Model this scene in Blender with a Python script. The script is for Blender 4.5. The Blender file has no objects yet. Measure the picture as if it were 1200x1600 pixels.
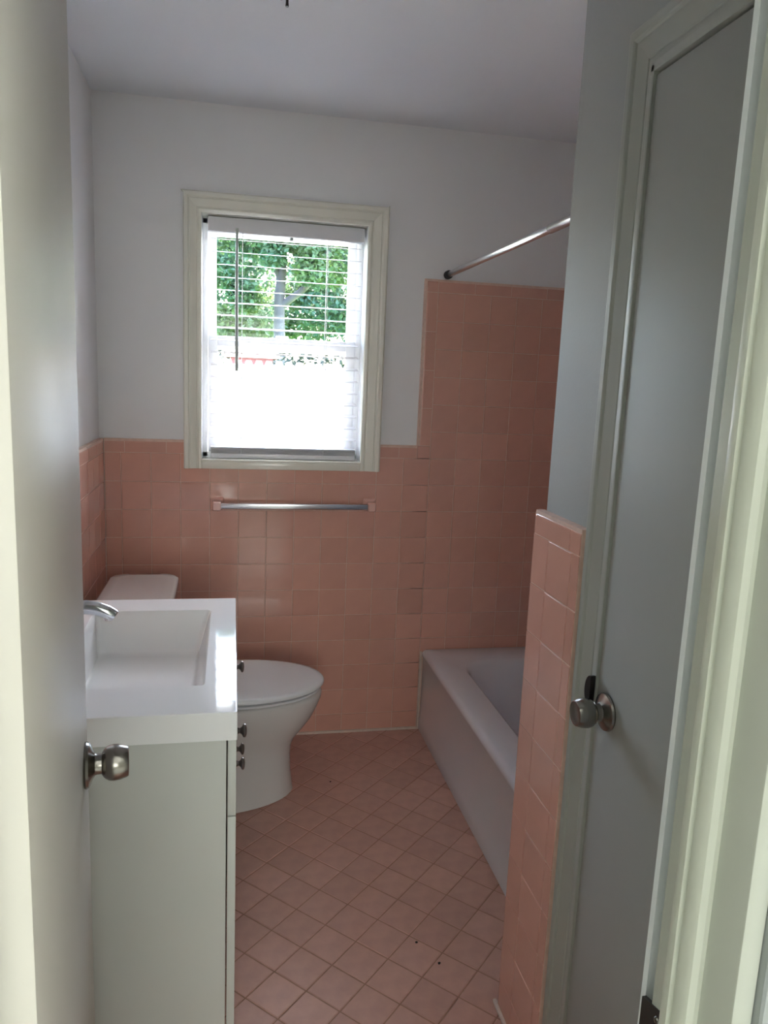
import bpy, bmesh, math, random
from mathutils import Vector, Matrix

R = math.radians
scene = bpy.context.scene
COL = scene.collection
random.seed(7)

# ------------------------------------------------------------------ camera
cam_d = bpy.data.cameras.new('camera')
cam = bpy.data.objects.new('camera', cam_d)
COL.objects.link(cam)
PITCH, YAW, ROLL = -0.1740, 0.2016, 0.0424
_right = Vector((math.cos(YAW), -math.sin(YAW), 0))
_fwd = Vector((math.sin(YAW), math.cos(YAW), 0))
_up = Vector((0, 0, 1))
_f2 = _fwd * math.cos(PITCH) + _up * math.sin(PITCH)
_u2 = _up * math.cos(PITCH) - _fwd * math.sin(PITCH)
_r3 = _right * math.cos(ROLL) + _u2 * math.sin(ROLL)
_u3 = _u2 * math.cos(ROLL) - _right * math.sin(ROLL)
_m = Matrix((_r3, _u3, -_f2)).transposed().to_4x4()
_m.translation = Vector((0.4722, -2.9922, 1.492))
cam.matrix_world = _m
cam_d.sensor_fit = 'VERTICAL'
cam_d.sensor_height = 36.0
cam_d.lens = 36.0 * 1185 / 1600
cam_d.clip_start = 0.02
scene.camera = cam

# ------------------------------------------------------------------ world, sun, daylight, exposure
world = bpy.data.worlds.new('sky')
scene.world = world
world.use_nodes = True
wn = world.node_tree.nodes
wl = world.node_tree.links
wn.clear()
w_out = wn.new('ShaderNodeOutputWorld')
w_bg = wn.new('ShaderNodeBackground')
w_sky = wn.new('ShaderNodeTexSky')
w_sky.sky_type = 'NISHITA'
w_sky.sun_disc = False
w_sky.sun_elevation = R(57)
w_sky.sun_rotation = R(33)
w_sky.air_density = 1.0
w_sky.dust_density = 2.5
w_bg.inputs['Strength'].default_value = 0.85
wl.new(w_sky.outputs[0], w_bg.inputs['Color'])
wl.new(w_bg.outputs[0], w_out.inputs['Surface'])

sun_d = bpy.data.lights.new('sun', 'SUN')
sun_d.energy = 16.0
sun_d.angle = R(0.6)
sun_d.color = (1.0, 0.95, 0.87)
sun = bpy.data.objects.new('sun', sun_d)
COL.objects.link(sun)
sun.rotation_euler = Vector((-0.30, -0.46, -0.85)).to_track_quat('-Z', 'Y').to_euler()


def area(name, loc, direction, sx, sy, energy, color, portal=False):
    d = bpy.data.lights.new(name, 'AREA')
    d.shape = 'RECTANGLE'
    d.size = sx
    d.size_y = sy
    d.energy = energy
    d.color = color
    if portal:
        d.cycles.is_portal = True
    o = bpy.data.objects.new(name, d)
    COL.objects.link(o)
    o.location = loc
    z = -Vector(direction).normalized()
    y = Vector((0, 0, 1))
    x = y.cross(z).normalized()
    y = z.cross(x)
    mm = Matrix((x, y, z)).transposed().to_4x4()
    mm.translation = Vector(loc)
    o.matrix_world = mm
    return o


# sky portal of the bathroom window, daylight of an unseen hall window, added fill
area('window_portal', (0.667, 0.24, 1.61), (0, -1, 0), 0.70, 1.0, 1.0, (1, 1, 1), portal=True)
area('hall_window_daylight', (2.66, -2.79, 1.35), (-1, 0, 0), 0.34, 1.9, 23.0, (1.0, 1.0, 0.93))
area('hall_fill_light', (0.5, -6.42, 1.58), (0, 1, 0), 2.0, 1.25, 11.0, (0.97, 1.0, 0.95))  # added fill light behind the camera; the end wall has no window

vs = scene.view_settings
vs.view_transform = 'Standard'
vs.look = 'None'
vs.exposure = 2.56
vs.gamma = 1.0
vs.use_curve_mapping = False
try:
    scene.cycles.max_bounces = 12
    scene.cycles.diffuse_bounces = 6
    scene.cycles.glossy_bounces = 4
    scene.cycles.transmission_bounces = 6
    scene.cycles.transparent_max_bounces = 12
    scene.cycles.sample_clamp_indirect = 6.0
    scene.cycles.caustics_reflective = False
    scene.cycles.caustics_refractive = False
except Exception:
    pass

# ------------------------------------------------------------------ materials
MATS = {}


def mat(name, color, rough=0.5, metal=0.0, spec=0.5, var=0.0, vscale=8.0, bump=0.0, bscale=120.0,
        coat=0.0, obj_var=0.0, color2=None, stretch=None, translucent=0.0):
    m = bpy.data.materials.new(name)
    m.use_nodes = True
    nt = m.node_tree
    n, l = nt.nodes, nt.links
    b = n['Principled BSDF']
    b.inputs['Base Color'].default_value = (*color, 1)
    b.inputs['Roughness'].default_value = rough
    b.inputs['Metallic'].default_value = metal
    b.inputs['Specular IOR Level'].default_value = spec
    if coat:
        b.inputs['Coat Weight'].default_value = coat
        b.inputs['Coat Roughness'].default_value = 0.05
    tc = n.new('ShaderNodeTexCoord')
    src = tc.outputs['Object']
    if stretch:
        mp = n.new('ShaderNodeMapping')
        mp.inputs['Scale'].default_value = stretch
        l.new(src, mp.inputs['Vector'])
        src = mp.outputs['Vector']
    cur = None
    if var:
        no = n.new('ShaderNodeTexNoise')
        no.inputs['Scale'].default_value = vscale
        no.inputs['Detail'].default_value = 5
        l.new(src, no.inputs['Vector'])
        mx = n.new('ShaderNodeMix')
        mx.data_type = 'RGBA'
        c2 = color2 or tuple(c * (1 - var) for c in color)
        mx.inputs['A'].default_value = (*color, 1)
        mx.inputs['B'].default_value = (*c2, 1)
        rmp = n.new('ShaderNodeMapRange')
        rmp.inputs['From Min'].default_value = 0.35
        rmp.inputs['From Max'].default_value = 0.7
        l.new(no.outputs['Fac'], rmp.inputs['Value'])
        l.new(rmp.outputs['Result'], mx.inputs['Factor'])
        cur = mx.outputs['Result']
    if obj_var:
        oi = n.new('ShaderNodeObjectInfo')
        hs = n.new('ShaderNodeHueSaturation')
        hs.inputs['Color'].default_value = (*color, 1)
        mr = n.new('ShaderNodeMapRange')
        mr.inputs['To Min'].default_value = 1 - obj_var
        mr.inputs['To Max'].default_value = 1 + obj_var
        l.new(oi.outputs['Random'], mr.inputs['Value'])
        l.new(mr.outputs['Result'], hs.inputs['Value'])
        if cur:
            l.new(cur, hs.inputs['Color'])
        cur = hs.outputs['Color']
    if cur:
        l.new(cur, b.inputs['Base Color'])
    if bump:
        no2 = n.new('ShaderNodeTexNoise')
        no2.inputs['Scale'].default_value = bscale
        no2.inputs['Detail'].default_value = 3
        l.new(src, no2.inputs['Vector'])
        bp = n.new('ShaderNodeBump')
        bp.inputs['Strength'].default_value = bump
        bp.inputs['Distance'].default_value = 0.002
        l.new(no2.outputs['Fac'], bp.inputs['Height'])
        l.new(bp.outputs['Normal'], b.inputs['Normal'])
    if translucent:
        tr = n.new('ShaderNodeBsdfTranslucent')
        tr.inputs['Color'].default_value = (*color, 1)
        if cur:
            l.new(cur, tr.inputs['Color'])
        ms = n.new('ShaderNodeMixShader')
        ms.inputs[0].default_value = translucent
        l.new(b.outputs[0], ms.inputs[1])
        l.new(tr.outputs[0], ms.inputs[2])
        l.new(ms.outputs[0], n['Material Output'].inputs['Surface'])
    MATS[name] = m
    return m


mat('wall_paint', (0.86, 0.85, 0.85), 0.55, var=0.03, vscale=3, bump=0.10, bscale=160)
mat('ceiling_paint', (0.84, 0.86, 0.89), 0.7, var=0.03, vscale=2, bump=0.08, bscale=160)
mat('wall_paint_dimmed', (0.41, 0.42, 0.405), 0.55, spec=0.3, var=0.03, vscale=3, bump=0.10, bscale=160)  # same white wall paint, darkened to stand in for weaker window light
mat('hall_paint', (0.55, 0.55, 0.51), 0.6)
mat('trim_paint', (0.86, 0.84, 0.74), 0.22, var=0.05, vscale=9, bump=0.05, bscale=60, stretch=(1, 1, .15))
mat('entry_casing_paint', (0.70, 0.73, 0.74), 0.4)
mat('casing_paint_shaded', (0.30, 0.32, 0.31), 0.5)  # shade put into the casing colour to offset the strong hall light
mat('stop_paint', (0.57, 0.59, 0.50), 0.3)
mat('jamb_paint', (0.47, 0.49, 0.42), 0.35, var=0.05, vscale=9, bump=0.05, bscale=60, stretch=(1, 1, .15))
mat('door_paint', (0.62, 0.595, 0.54), 0.40, spec=0.32, var=0.04, vscale=4, bump=0.10, bscale=25, stretch=(1, 1, .1))
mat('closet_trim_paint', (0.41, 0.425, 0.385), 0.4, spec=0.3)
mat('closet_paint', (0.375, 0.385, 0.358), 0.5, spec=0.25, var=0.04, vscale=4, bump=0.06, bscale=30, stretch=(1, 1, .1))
mat('pink_tile', (0.72, 0.395, 0.31), 0.09, var=0.05, vscale=14, obj_var=0.035, bump=0.02, bscale=18, coat=0.2)
mat('grout', (0.80, 0.57, 0.47), 0.85, var=0.15, vscale=40)
mat('floor_tile', (0.62, 0.365, 0.30), 0.42, var=0.13, vscale=22, obj_var=0.06, bump=0.12, bscale=60)
mat('floor_grout', (0.42, 0.25, 0.175), 0.9, var=0.2, vscale=40)
mat('caulk', (0.72, 0.60, 0.52), 0.6, var=0.12, vscale=40)
mat('porcelain', (0.70, 0.69, 0.67), 0.08, coat=0.4, var=0.02, vscale=3)
mat('tub_enamel', (0.71, 0.71, 0.75), 0.12, coat=0.3, var=0.03, vscale=6)
mat('seat_plastic', (0.76, 0.78, 0.80), 0.18)
mat('sink_ceramic', (0.86, 0.87, 0.86), 0.05, spec=0.25)
mat('vanity_paint', (0.60, 0.62, 0.575), 0.26, var=0.02, vscale=5)
mat('gap_shade', (0.10, 0.10, 0.09), 0.8)  # near-black stand-in for the shade behind the vanity fronts
mat('chrome', (0.72, 0.73, 0.75), 0.12, metal=1.0)
mat('rod_chrome', (0.78, 0.78, 0.80), 0.24, metal=1.0)
mat('bar_chrome', (0.66, 0.66, 0.69), 0.22, metal=1.0)
mat('satin_nickel', (0.30, 0.28, 0.25), 0.24, metal=1.0, bump=0.04, bscale=300)
mat('pewter', (0.28, 0.26, 0.245), 0.28, metal=1.0)
mat('dark_metal', (0.035, 0.03, 0.028), 0.42, metal=0.6)
mat('rubber', (0.05, 0.05, 0.05), 0.6)
mat('pink_ceramic', (0.80, 0.50, 0.42), 0.12, coat=0.3)
mat('vinyl', (0.92, 0.93, 0.94), 0.35)
mat('blind_white', (0.76, 0.755, 0.775), 0.42, translucent=0.06)
mat('cord', (0.85, 0.85, 0.84), 0.7, translucent=0.2)
mat('wand_plastic', (0.46, 0.50, 0.47), 0.4)
mat('debris', (0.02, 0.016, 0.012), 0.8)
mat('bulb_glass', (0.85, 0.84, 0.80), 0.2)
mat('fence_paint', (0.30, 0.30, 0.295), 0.6)
mat('lawn', (0.10, 0.20, 0.045), 0.9, var=0.4, vscale=6)
mat('concrete', (0.62, 0.60, 0.56), 0.85, var=0.12, vscale=3)
mat('bark', (0.095, 0.085, 0.095), 0.9, var=0.5, vscale=7, bump=0.8, bscale=14, stretch=(1, 1, .25))
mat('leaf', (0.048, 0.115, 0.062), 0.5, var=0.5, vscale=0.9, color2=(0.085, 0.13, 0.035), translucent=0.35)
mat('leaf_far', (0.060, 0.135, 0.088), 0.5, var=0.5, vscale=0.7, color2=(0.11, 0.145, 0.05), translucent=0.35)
mat('hedge_leaf', (0.02, 0.035, 0.016), 0.6, var=0.5, vscale=3)
mat('shed_wall', (0.16, 0.035, 0.04), 0.7, var=0.15, vscale=5)
mat('shed_roof', (0.04, 0.034, 0.032), 0.8)


def glass_mat():
    m = bpy.data.materials.new('window_glass')
    m.use_nodes = True
    n, l = m.node_tree.nodes, m.node_tree.links
    n.remove(n['Principled BSDF'])
    tr = n.new('ShaderNodeBsdfTransparent')
    tr.inputs[0].default_value = (0.96, 0.975, 0.97, 1)
    gl = n.new('ShaderNodeBsdfGlossy')
    gl.inputs['Roughness'].default_value = 0.01
    fr = n.new('ShaderNodeFresnel')
    fr.inputs[0].default_value = 1.25
    mx = n.new('ShaderNodeMixShader')
    l.new(fr.outputs[0], mx.inputs[0])
    l.new(tr.outputs[0], mx.inputs[1])
    l.new(gl.outputs[0], mx.inputs[2])
    l.new(mx.outputs[0], n['Material Output'].inputs['Surface'])
    MATS['glass'] = m


glass_mat()


# ------------------------------------------------------------------ helpers
def link_mesh(name, me, mt, parent=None, loc=None, rot=None):
    o = bpy.data.objects.new(name, me)
    COL.objects.link(o)
    if mt and not me.materials:
        me.materials.append(MATS[mt])
    if parent:
        o.parent = parent
    if loc is not None:
        o.location = loc
    if rot is not None:
        o.rotation_euler = rot
    return o


def bm_obj(name, bm, mt, parent=None, smooth=False, loc=None, rot=None):
    me = bpy.data.meshes.new(name)
    bmesh.ops.recalc_face_normals(bm, faces=bm.faces)
    bm.to_mesh(me)
    bm.free()
    if smooth:
        smooth_mesh(me, smooth if isinstance(smooth, (int, float)) and smooth is not True else 35)
    return link_mesh(name, me, mt, parent, loc, rot)


def smooth_mesh(me, ang=35):
    me.polygons.foreach_set('use_smooth', [True] * len(me.polygons))
    try:
        me.set_sharp_from_angle(angle=R(ang))
    except Exception:
        pass


def add_box(bm, x0, x1, y0, y1, z0, z1, bev=0.0, seg=2):
    vs_ = [bm.verts.new((x, y, z)) for x in (x0, x1) for y in (y0, y1) for z in (z0, z1)]
    f = [(0, 1, 3, 2), (4, 6, 7, 5), (0, 4, 5, 1), (2, 3, 7, 6), (0, 2, 6, 4), (1, 5, 7, 3)]
    fs = [bm.faces.new([vs_[i] for i in q]) for q in f]
    bmesh.ops.recalc_face_normals(bm, faces=fs)
    if bev:
        es = list({e for q in fs for e in q.edges})
        bmesh.ops.bevel(bm, geom=es, offset=bev, segments=seg, profile=0.5, affect='EDGES')


def box(name, x0, x1, y0, y1, z0, z1, mt, parent=None, bev=0.0, seg=2):
    bm = bmesh.new()
    add_box(bm, x0, x1, y0, y1, z0, z1, bev, seg)
    return bm_obj(name, bm, mt, parent, smooth=bool(bev))


def boxes(name, lst, mt, parent=None, bev=0.0):
    bm = bmesh.new()
    for b in lst:
        add_box(bm, *b, bev)
    return bm_obj(name, bm, mt, parent, smooth=bool(bev))


def lathe(bm, prof, origin, axis, n=28):
    """revolve (distance, radius) pairs round an axis"""
    a = Vector(axis).normalized()
    t = Vector((0, 0, 1)) if abs(a.z) < 0.9 else Vector((1, 0, 0))
    u = a.cross(t).normalized()
    v = a.cross(u)
    o = Vector(origin)
    rings = []
    for d, r in prof:
        if r < 1e-6:
            rings.append([bm.verts.new(o + a * d)])
        else:
            rings.append([bm.verts.new(o + a * d + (u * math.cos(2 * math.pi * k / n) + v * math.sin(2 * math.pi * k / n)) * r)
                          for k in range(n)])
    for p, q in zip(rings, rings[1:]):
        for k in range(n):
            a1, a2 = p[k % len(p)], p[(k + 1) % len(p)]
            b1, b2 = q[k % len(q)], q[(k + 1) % len(q)]
            if len(p) == 1 and len(q) == 1:
                continue
            if len(p) == 1:
                bm.faces.new((a1, b1, b2))
            elif len(q) == 1:
                bm.faces.new((a1, a2, b1))
            else:
                bm.faces.new((a1, a2, b2, b1))
    if len(rings[0]) > 1:
        bm.faces.new(rings[0])
    if len(rings[-1]) > 1:
        bm.faces.new(rings[-1])


def loft(bm, rings, close_start=True, close_end=True):
    vr = [[bm.verts.new(p) for p in r] for r in rings]
    n = len(vr[0])
    for p, q in zip(vr, vr[1:]):
        for k in range(n):
            bm.faces.new((p[k], p[(k + 1) % n], q[(k + 1) % n], q[k]))
    if close_start:
        bm.faces.new(vr[0])
    if close_end:
        bm.faces.new(vr[-1])
    return vr


def tube(bm, pts, radii, n=14):
    pts = [Vector(p) for p in pts]
    rings = []
    up = Vector((0.13, 0.97, 0.2)).normalized()
    for i, p in enumerate(pts):
        d = (pts[min(i + 1, len(pts) - 1)] - pts[max(i - 1, 0)]).normalized()
        u = d.cross(up).normalized()
        v = d.cross(u)
        r = radii[i] if isinstance(radii, (list, tuple)) else radii
        rings.append([p + (u * math.cos(2 * math.pi * k / n) + v * math.sin(2 * math.pi * k / n)) * r for k in range(n)])
    loft(bm, rings)


def rrect(cx, cy, hx, hy, r, z, seg=6):
    r = min(r, hx - 1e-4, hy - 1e-4)
    out = []
    for (sx, sy, a0) in ((1, 1, 0), (-1, 1, 90), (-1, -1, 180), (1, -1, 270)):
        for k in range(seg + 1):
            a = R(a0 + 90 * k / seg)
            out.append((cx + sx * (hx - r) + r * math.cos(a), cy + sy * (hy - r) + r * math.sin(a), z))
    return out


def empty(name, loc=(0, 0, 0), rotz=0.0):
    o = bpy.data.objects.new(name, None)
    COL.objects.link(o)
    o.location = loc
    o.rotation_euler = (0, 0, rotz)
    o.empty_display_size = 0.1
    return o


def tag(o, label, cat, group=None, kind=None):
    o['label'] = label
    o['category'] = cat
    if group:
        o['group'] = group
    if kind:
        o['kind'] = kind
    return o


# ------------------------------------------------------------------ dimensions (metres)
P = 0.1095                 # wall tile pitch
X0 = 0.0605                # first full vertical joint on the back wall
Z0 = 10.75 * P             # joint under the cap row
CEIL = 2.44
PLY = 0.018                # plaster lies this far behind the tile face
WX0, WX1, WZ0, WZ1 = 0.358, 0.976, 1.158, 2.060      # window opening inside the casing
XR = 1.115                 # tile face of the right-hand wall
TUBX = 1.274
YE = -2.436                # bathroom face of the entry wall
YH = -2.551                # hall face of the entry wall
JL, JR = 0.286, 0.851      # faces of the entry jambs


# ------------------------------------------------------------------ setting: shell
wall_back = boxes('wall_back', [
    (-0.118, WX0 - .012, PLY, .17, 0, CEIL), (WX1 + .012, 2.15, PLY, .17, 0, CEIL),
    (WX0 - .012, WX1 + .012, PLY, .17, 0, WZ0 - .012), (WX0 - .012, WX1 + .012, PLY, .17, WZ1 + .012, CEIL)], 'wall_paint')
tag(wall_back, 'white back wall with pink tile wainscot and the window', 'wall', kind='structure')
wall_left = box('wall_left', -0.118, -PLY, YE, PLY, 0, CEIL, 'wall_paint')
tag(wall_left, 'white left wall with pink tile wainscot behind the toilet and vanity', 'wall', kind='structure')
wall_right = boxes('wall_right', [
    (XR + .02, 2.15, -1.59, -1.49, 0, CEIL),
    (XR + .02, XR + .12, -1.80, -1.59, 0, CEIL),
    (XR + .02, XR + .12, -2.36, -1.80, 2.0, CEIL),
    (XR + .02, XR + .12, YE, -2.36, 0, CEIL)], 'wall_paint_dimmed')
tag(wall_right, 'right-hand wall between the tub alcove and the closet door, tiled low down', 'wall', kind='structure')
wall_tub = box('wall_tub', 2.032 + PLY, 2.15, -1.49, PLY, 0, CEIL, 'wall_paint')
tag(wall_tub, 'tiled wall along the far long side of the bathtub', 'wall', kind='structure')
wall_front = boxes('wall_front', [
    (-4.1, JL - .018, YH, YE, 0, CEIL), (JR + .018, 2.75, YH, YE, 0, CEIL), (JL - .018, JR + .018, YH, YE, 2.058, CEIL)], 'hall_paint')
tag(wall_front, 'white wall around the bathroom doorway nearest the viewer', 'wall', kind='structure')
floor = box('floor', -0.118, 2.15, YH, .17, -0.10, -0.0022, 'floor_grout')
tag(floor, 'bathroom floor of small dull pink tiles laid diagonally', 'floor', kind='structure')
ceiling = box('ceiling', -4.1, 2.75, -6.6, .17, CEIL, CEIL + .12, 'ceiling_paint')
tag(ceiling, 'plain white painted ceiling', 'ceiling', kind='structure')
eave = boxes('shade_eave', [(-4.1, 2.75, .17, .74, 2.48, 2.52), (-4.1, 2.75, .74, .76, 2.44, 2.60)], 'vinyl')  # unseen eave, added to keep the sun off the upper slats
tag(eave, 'unseen white eave added outside to shade the upper window', 'eave', kind='structure')
# closet behind the closed door
closet = boxes('wall_closet', [(XR + .12, 1.95, YE, -2.40, 0, CEIL), (1.87, 1.95, -2.40, -1.59, 0, CEIL)], 'wall_paint')
tag(closet, 'inside walls of the closet behind the grey-white closet door', 'wall', kind='structure')
# the hall behind the camera
hall_floor = box('floor_hall', -4.1, 2.75, -6.6, YH, -0.10, 0.0, 'closet_paint')
tag(hall_floor, 'pale floor of the hall outside the bathroom doorway', 'floor', kind='structure')
hl = box('wall_hall_left', -4.1, -4.0, -6.6, YH, 0, CEIL, 'hall_paint')
tag(hl, 'white left end wall of the hall', 'wall', kind='structure')
hr = boxes('wall_hall_right', [(2.62, 2.72, -2.60, YH, 0, CEIL), (2.62, 2.72, -6.6, -2.98, 0, CEIL),
                               (2.62, 2.72, -2.98, -2.60, 0, .38), (2.62, 2.72, -2.98, -2.60, 2.32, CEIL)], 'hall_paint')
tag(hr, 'white right end wall of the hall with a narrow window opening', 'wall', kind='structure')
hb = box('wall_hall_back', -4.0, 2.62, -6.6, -6.5, 0, CEIL, 'hall_paint')
tag(hb, 'plain white far wall of the hall', 'wall', kind='structure')

# ------------------------------------------------------------------ tiles
TILE_CACHE = {}


def face_normals(me, lim=50):
    """smooth shading in which the big flat faces keep their own normal"""
    me.polygons.foreach_set('use_smooth', [True] * len(me.polygons))
    around = {}
    for p in me.polygons:
        for v in p.vertices:
            around.setdefault(v, []).append(p)
    cl_ = math.cos(R(lim))
    out = []
    for p in me.polygons:
        for li in p.loop_indices:
            v = me.loops[li].vertex_index
            best = max((q for q in around[v] if q.normal.dot(p.normal) > cl_), key=lambda q: q.area)
            out.append(tuple(best.normal))
    me.normals_split_custom_set(out)




def tile_mesh(w, h, t=0.010, rounded='', r=0.015, bev=0.0012):
    """a glazed tile: front face at local y=0 looking along -y, lower left corner at the origin;
    sides named in `rounded` (L, R, T) get a bullnose"""
    key = (round(w, 4), round(h, 4), round(t, 4), rounded, r)
    if key in TILE_CACHE:
        return TILE_CACHE[key]
    bm = bmesh.new()
    add_box(bm, 0, w, 0, t, 0, h)
    bm.edges.ensure_lookup_table()

    def fe(side):
        for e in bm.edges:
            a, b = e.verts
            if abs(a.co.y) < 1e-6 and abs(b.co.y) < 1e-6:
                m_ = (a.co + b.co) / 2
                if side == 'L' and abs(m_.x) < 1e-6: return e
                if side == 'R' and abs(m_.x - w) < 1e-6: return e
                if side == 'T' and abs(m_.z - h) < 1e-6: return e
                if side == 'B' and abs(m_.z) < 1e-6: return e
    big = [fe(s) for s in rounded]
    small = [fe(s) for s in 'LRTB' if s not in rounded]
    if big:
        bmesh.ops.bevel(bm, geom=big, offset=r, segments=5, profile=0.5, affect='EDGES')
        small = []
    if small:
        bmesh.ops.bevel(bm, geom=small, offset=bev, segments=2, profile=0.5, affect='EDGES')
    # the back is never seen
    back = [f for f in bm.faces if all(abs(v.co.y - t) < 1e-6 for v in f.verts)]
    bmesh.ops.delete(bm, geom=back, context='FACES_ONLY')
    me = bpy.data.meshes.new('tile')
    bmesh.ops.recalc_face_normals(bm, faces=bm.faces)
    bm.to_mesh(me)
    bm.free()
    # make sure the front looks along -y
    c = max(me.polygons, key=lambda p: p.area)
    if c.normal.y > 0:
        me.flip_normals()
    face_normals(me)
    TILE_CACHE[key] = me
    return me


G = 0.0013   # half joint


def lay(parent, s0, s1, z0, z1, face, mt='pink_tile', name='tile', rounded='', t=0.010, jit=0.00035):
    """one tile on a wall; face = ('back', y) / ('left', x) / ('right', x); s along the wall"""
    w, h = (s1 - s0) - 2 * G, (z1 - z0) - 2 * G
    if w < 0.006 or h < 0.006:
        return None
    me = tile_mesh(w, h, t, rounded)
    d = random.uniform(-jit, jit)
    kind, v = face
    if kind == 'back':
        loc, rz = (s0 + G, v + d, z0 + G), 0.0
    elif kind == 'left':      # s = y from near to far
        loc, rz = (v + d, s0 + G, z0 + G), R(90)
    else:                     # right: s = y, local x runs towards -y
        loc, rz = (v + d, s1 - G, z0 + G), R(-90)
    tilt = random.uniform(-0.0014, 0.0014)
    return link_mesh(name, me, mt, parent, loc, (random.uniform(-0.0014, 0.0014), 0, rz + tilt))


def zrow(j):
    return Z0 - j * P


BACK = ('back', 0.0)
# grout beds (behind the tiles)
boxes('grout_bed', [(0, 1.2645, .0016, PLY, 0, WZ0 - .014), (0, .33, .0016, PLY, WZ0 - .014, 1.229),
                    (1.02, 1.2645, .0016, PLY, WZ0 - .014, 1.229), (1.2105, 2.05, .0016, PLY, 0.0, 1.884)], 'grout', wall_back)
cols = [(0.002, X0)] + [(X0 + i * P, X0 + (i + 1) * P) for i in range(0, 11)]
for j in range(0, 11):
    zt, zb = zrow(j), zrow(j + 1) if j < 10 else 0.006
    for (a, b) in cols:
        if j == 0 and b > .30 and a < 1.05:
            if a < .295 or b > 1.06:      # notched round a lower corner of the casing
                lo, hi, zt_, zn = a + G, b - G, zt - G, 1.128
                if a < .295:
                    out = [(lo, zb + G), (hi, zb + G), (hi, zn), (.305, zn), (.305, zt_), (lo, zt_)]
                else:
                    out = [(lo, zb + G), (hi, zb + G), (hi, zt_), (1.055, zt_), (1.055, zn), (lo, zn)]
                bm = bmesh.new()
                loft(bm, [[(x, 0, z) for x, z in out], [(x, .010, z) for x, z in out]])
                bm_obj('tile', bm, 'pink_tile', wall_back)
            else:
                lay(wall_back, a, b, zb, 1.130, BACK)
        else:
            lay(wall_back, a, b, zb, zt, BACK)
# shower part of the back wall
XS = X0 + 11 * P
for i in range(8):
    a, b = XS + i * P, min(XS + (i + 1) * P, 2.030)
    for j in range(-6, 8):
        zt, zb = zrow(j), zrow(j + 1)
        if b - a > .01:
            lay(wall_back, a, b, max(zb, .33), zt, BACK)
# caps: bullnose trim, 6 inch pieces
CT = 1.2295


def cap_run(parent, edges, z0, z1, face, t=PLY - .001):
    for a, b in zip(edges, edges[1:]):
        lay(parent, a, b, z0, z1, face, name='cap_tile', rounded='T', t=t)


cap_run(wall_back, [.002, .075, .227, .305], Z0, CT, BACK)
cap_run(wall_back, [1.055, 1.135, 1.2105], Z0, CT, BACK)
lay(wall_back, 1.2105, XS, Z0, CT, BACK)
ZT = Z0 + 6 * P
cap_run(wall_back, [XS, XS + .151, XS + .303, XS + .455, XS + .607, 2.030], ZT, ZT + .0505, BACK)
lay(wall_back, 1.2105, XS, ZT, ZT + .0505, BACK, name='corner_tile', rounded='TL', t=PLY - .001)
zz = CT
for k in range(4):
    z1 = CT + (ZT - CT) * (k + 1) / 4
    lay(wall_back, 1.2105, XS, zz, z1, BACK, name='edge_tile', rounded='L', t=PLY - .001)
    zz = z1
# caulk along the floor and in the corner
boxes('caulk_bead', [(0.0, TUBX, -.008, .004, -.001, .010)], 'caulk', wall_back, bev=.003)
boxes('caulk_bead', [(TUBX - .008, TUBX + .001, -.007, .002, 0, .352)], 'caulk', wall_back, bev=.0025)

# left wall
LEFT = ('left', 0.0)
boxes('grout_bed', [(-PLY, -.0016, -1.87, .004, 0, CT - .001)], 'grout', wall_left)
for k in range(17):
    b, a = -.001 - k * P, -.001 - (k + 1) * P
    for j in range(0, 11):
        lay(wall_left, a, b, zrow(j + 1) if j < 10 else .006, zrow(j), LEFT)
cap_run(wall_left, [-.001 - .1524 * k for k in range(12, -1, -1)], Z0, CT, LEFT)

# right-hand wall, low wainscot with rounded outer edge
RIGHT = ('right', XR)
boxes('grout_bed', [(XR + .0016, XR + .02, -1.70, -1.478, 0, CT - .001)], 'grout', wall_right)
for j in range(0, 11):
    zb = zrow(j + 1) if j < 10 else .006
    lay(wall_right, -1.556, -1.465, zb, zrow(j), RIGHT, name='edge_tile', rounded='L', t=.0195)
    lay(wall_right, -1.667, -1.556, zb, zrow(j), RIGHT)
    lay(wall_right, -1.700, -1.667, zb, zrow(j), RIGHT)
lay(wall_right, -1.486, -1.465, Z0, CT, RIGHT, name='corner_tile', rounded='TL', t=.0195)
cap_run(wall_right, [-1.700, -1.655, -1.486], Z0, CT, RIGHT, t=.0195)
boxes('caulk_bead', [(XR - .007, XR + .003, -1.70, -1.462, -.001, .009)], 'caulk', wall_right, bev=.003)

# long wall of the tub alcove (hidden from the photograph's position): one field
bm = bmesh.new()
for k in range(14):
    b, a = -.001 - k * P, max(-.001 - (k + 1) * P, -1.488)
    for j in range(-6, 8):
        zt, zb = zrow(j), max(zrow(j + 1), .34)
        add_box(bm, 2.032, 2.042, a + G, b - G, zb + G, zt - G)
tf = bm_obj('tile_field', bm, 'pink_tile', wall_tub)
tf['kind'] = 'stuff'
boxes('grout_bed', [(2.0336, 2.052, -1.489, .003, 0, 1.884)], 'grout', wall_tub)

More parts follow.
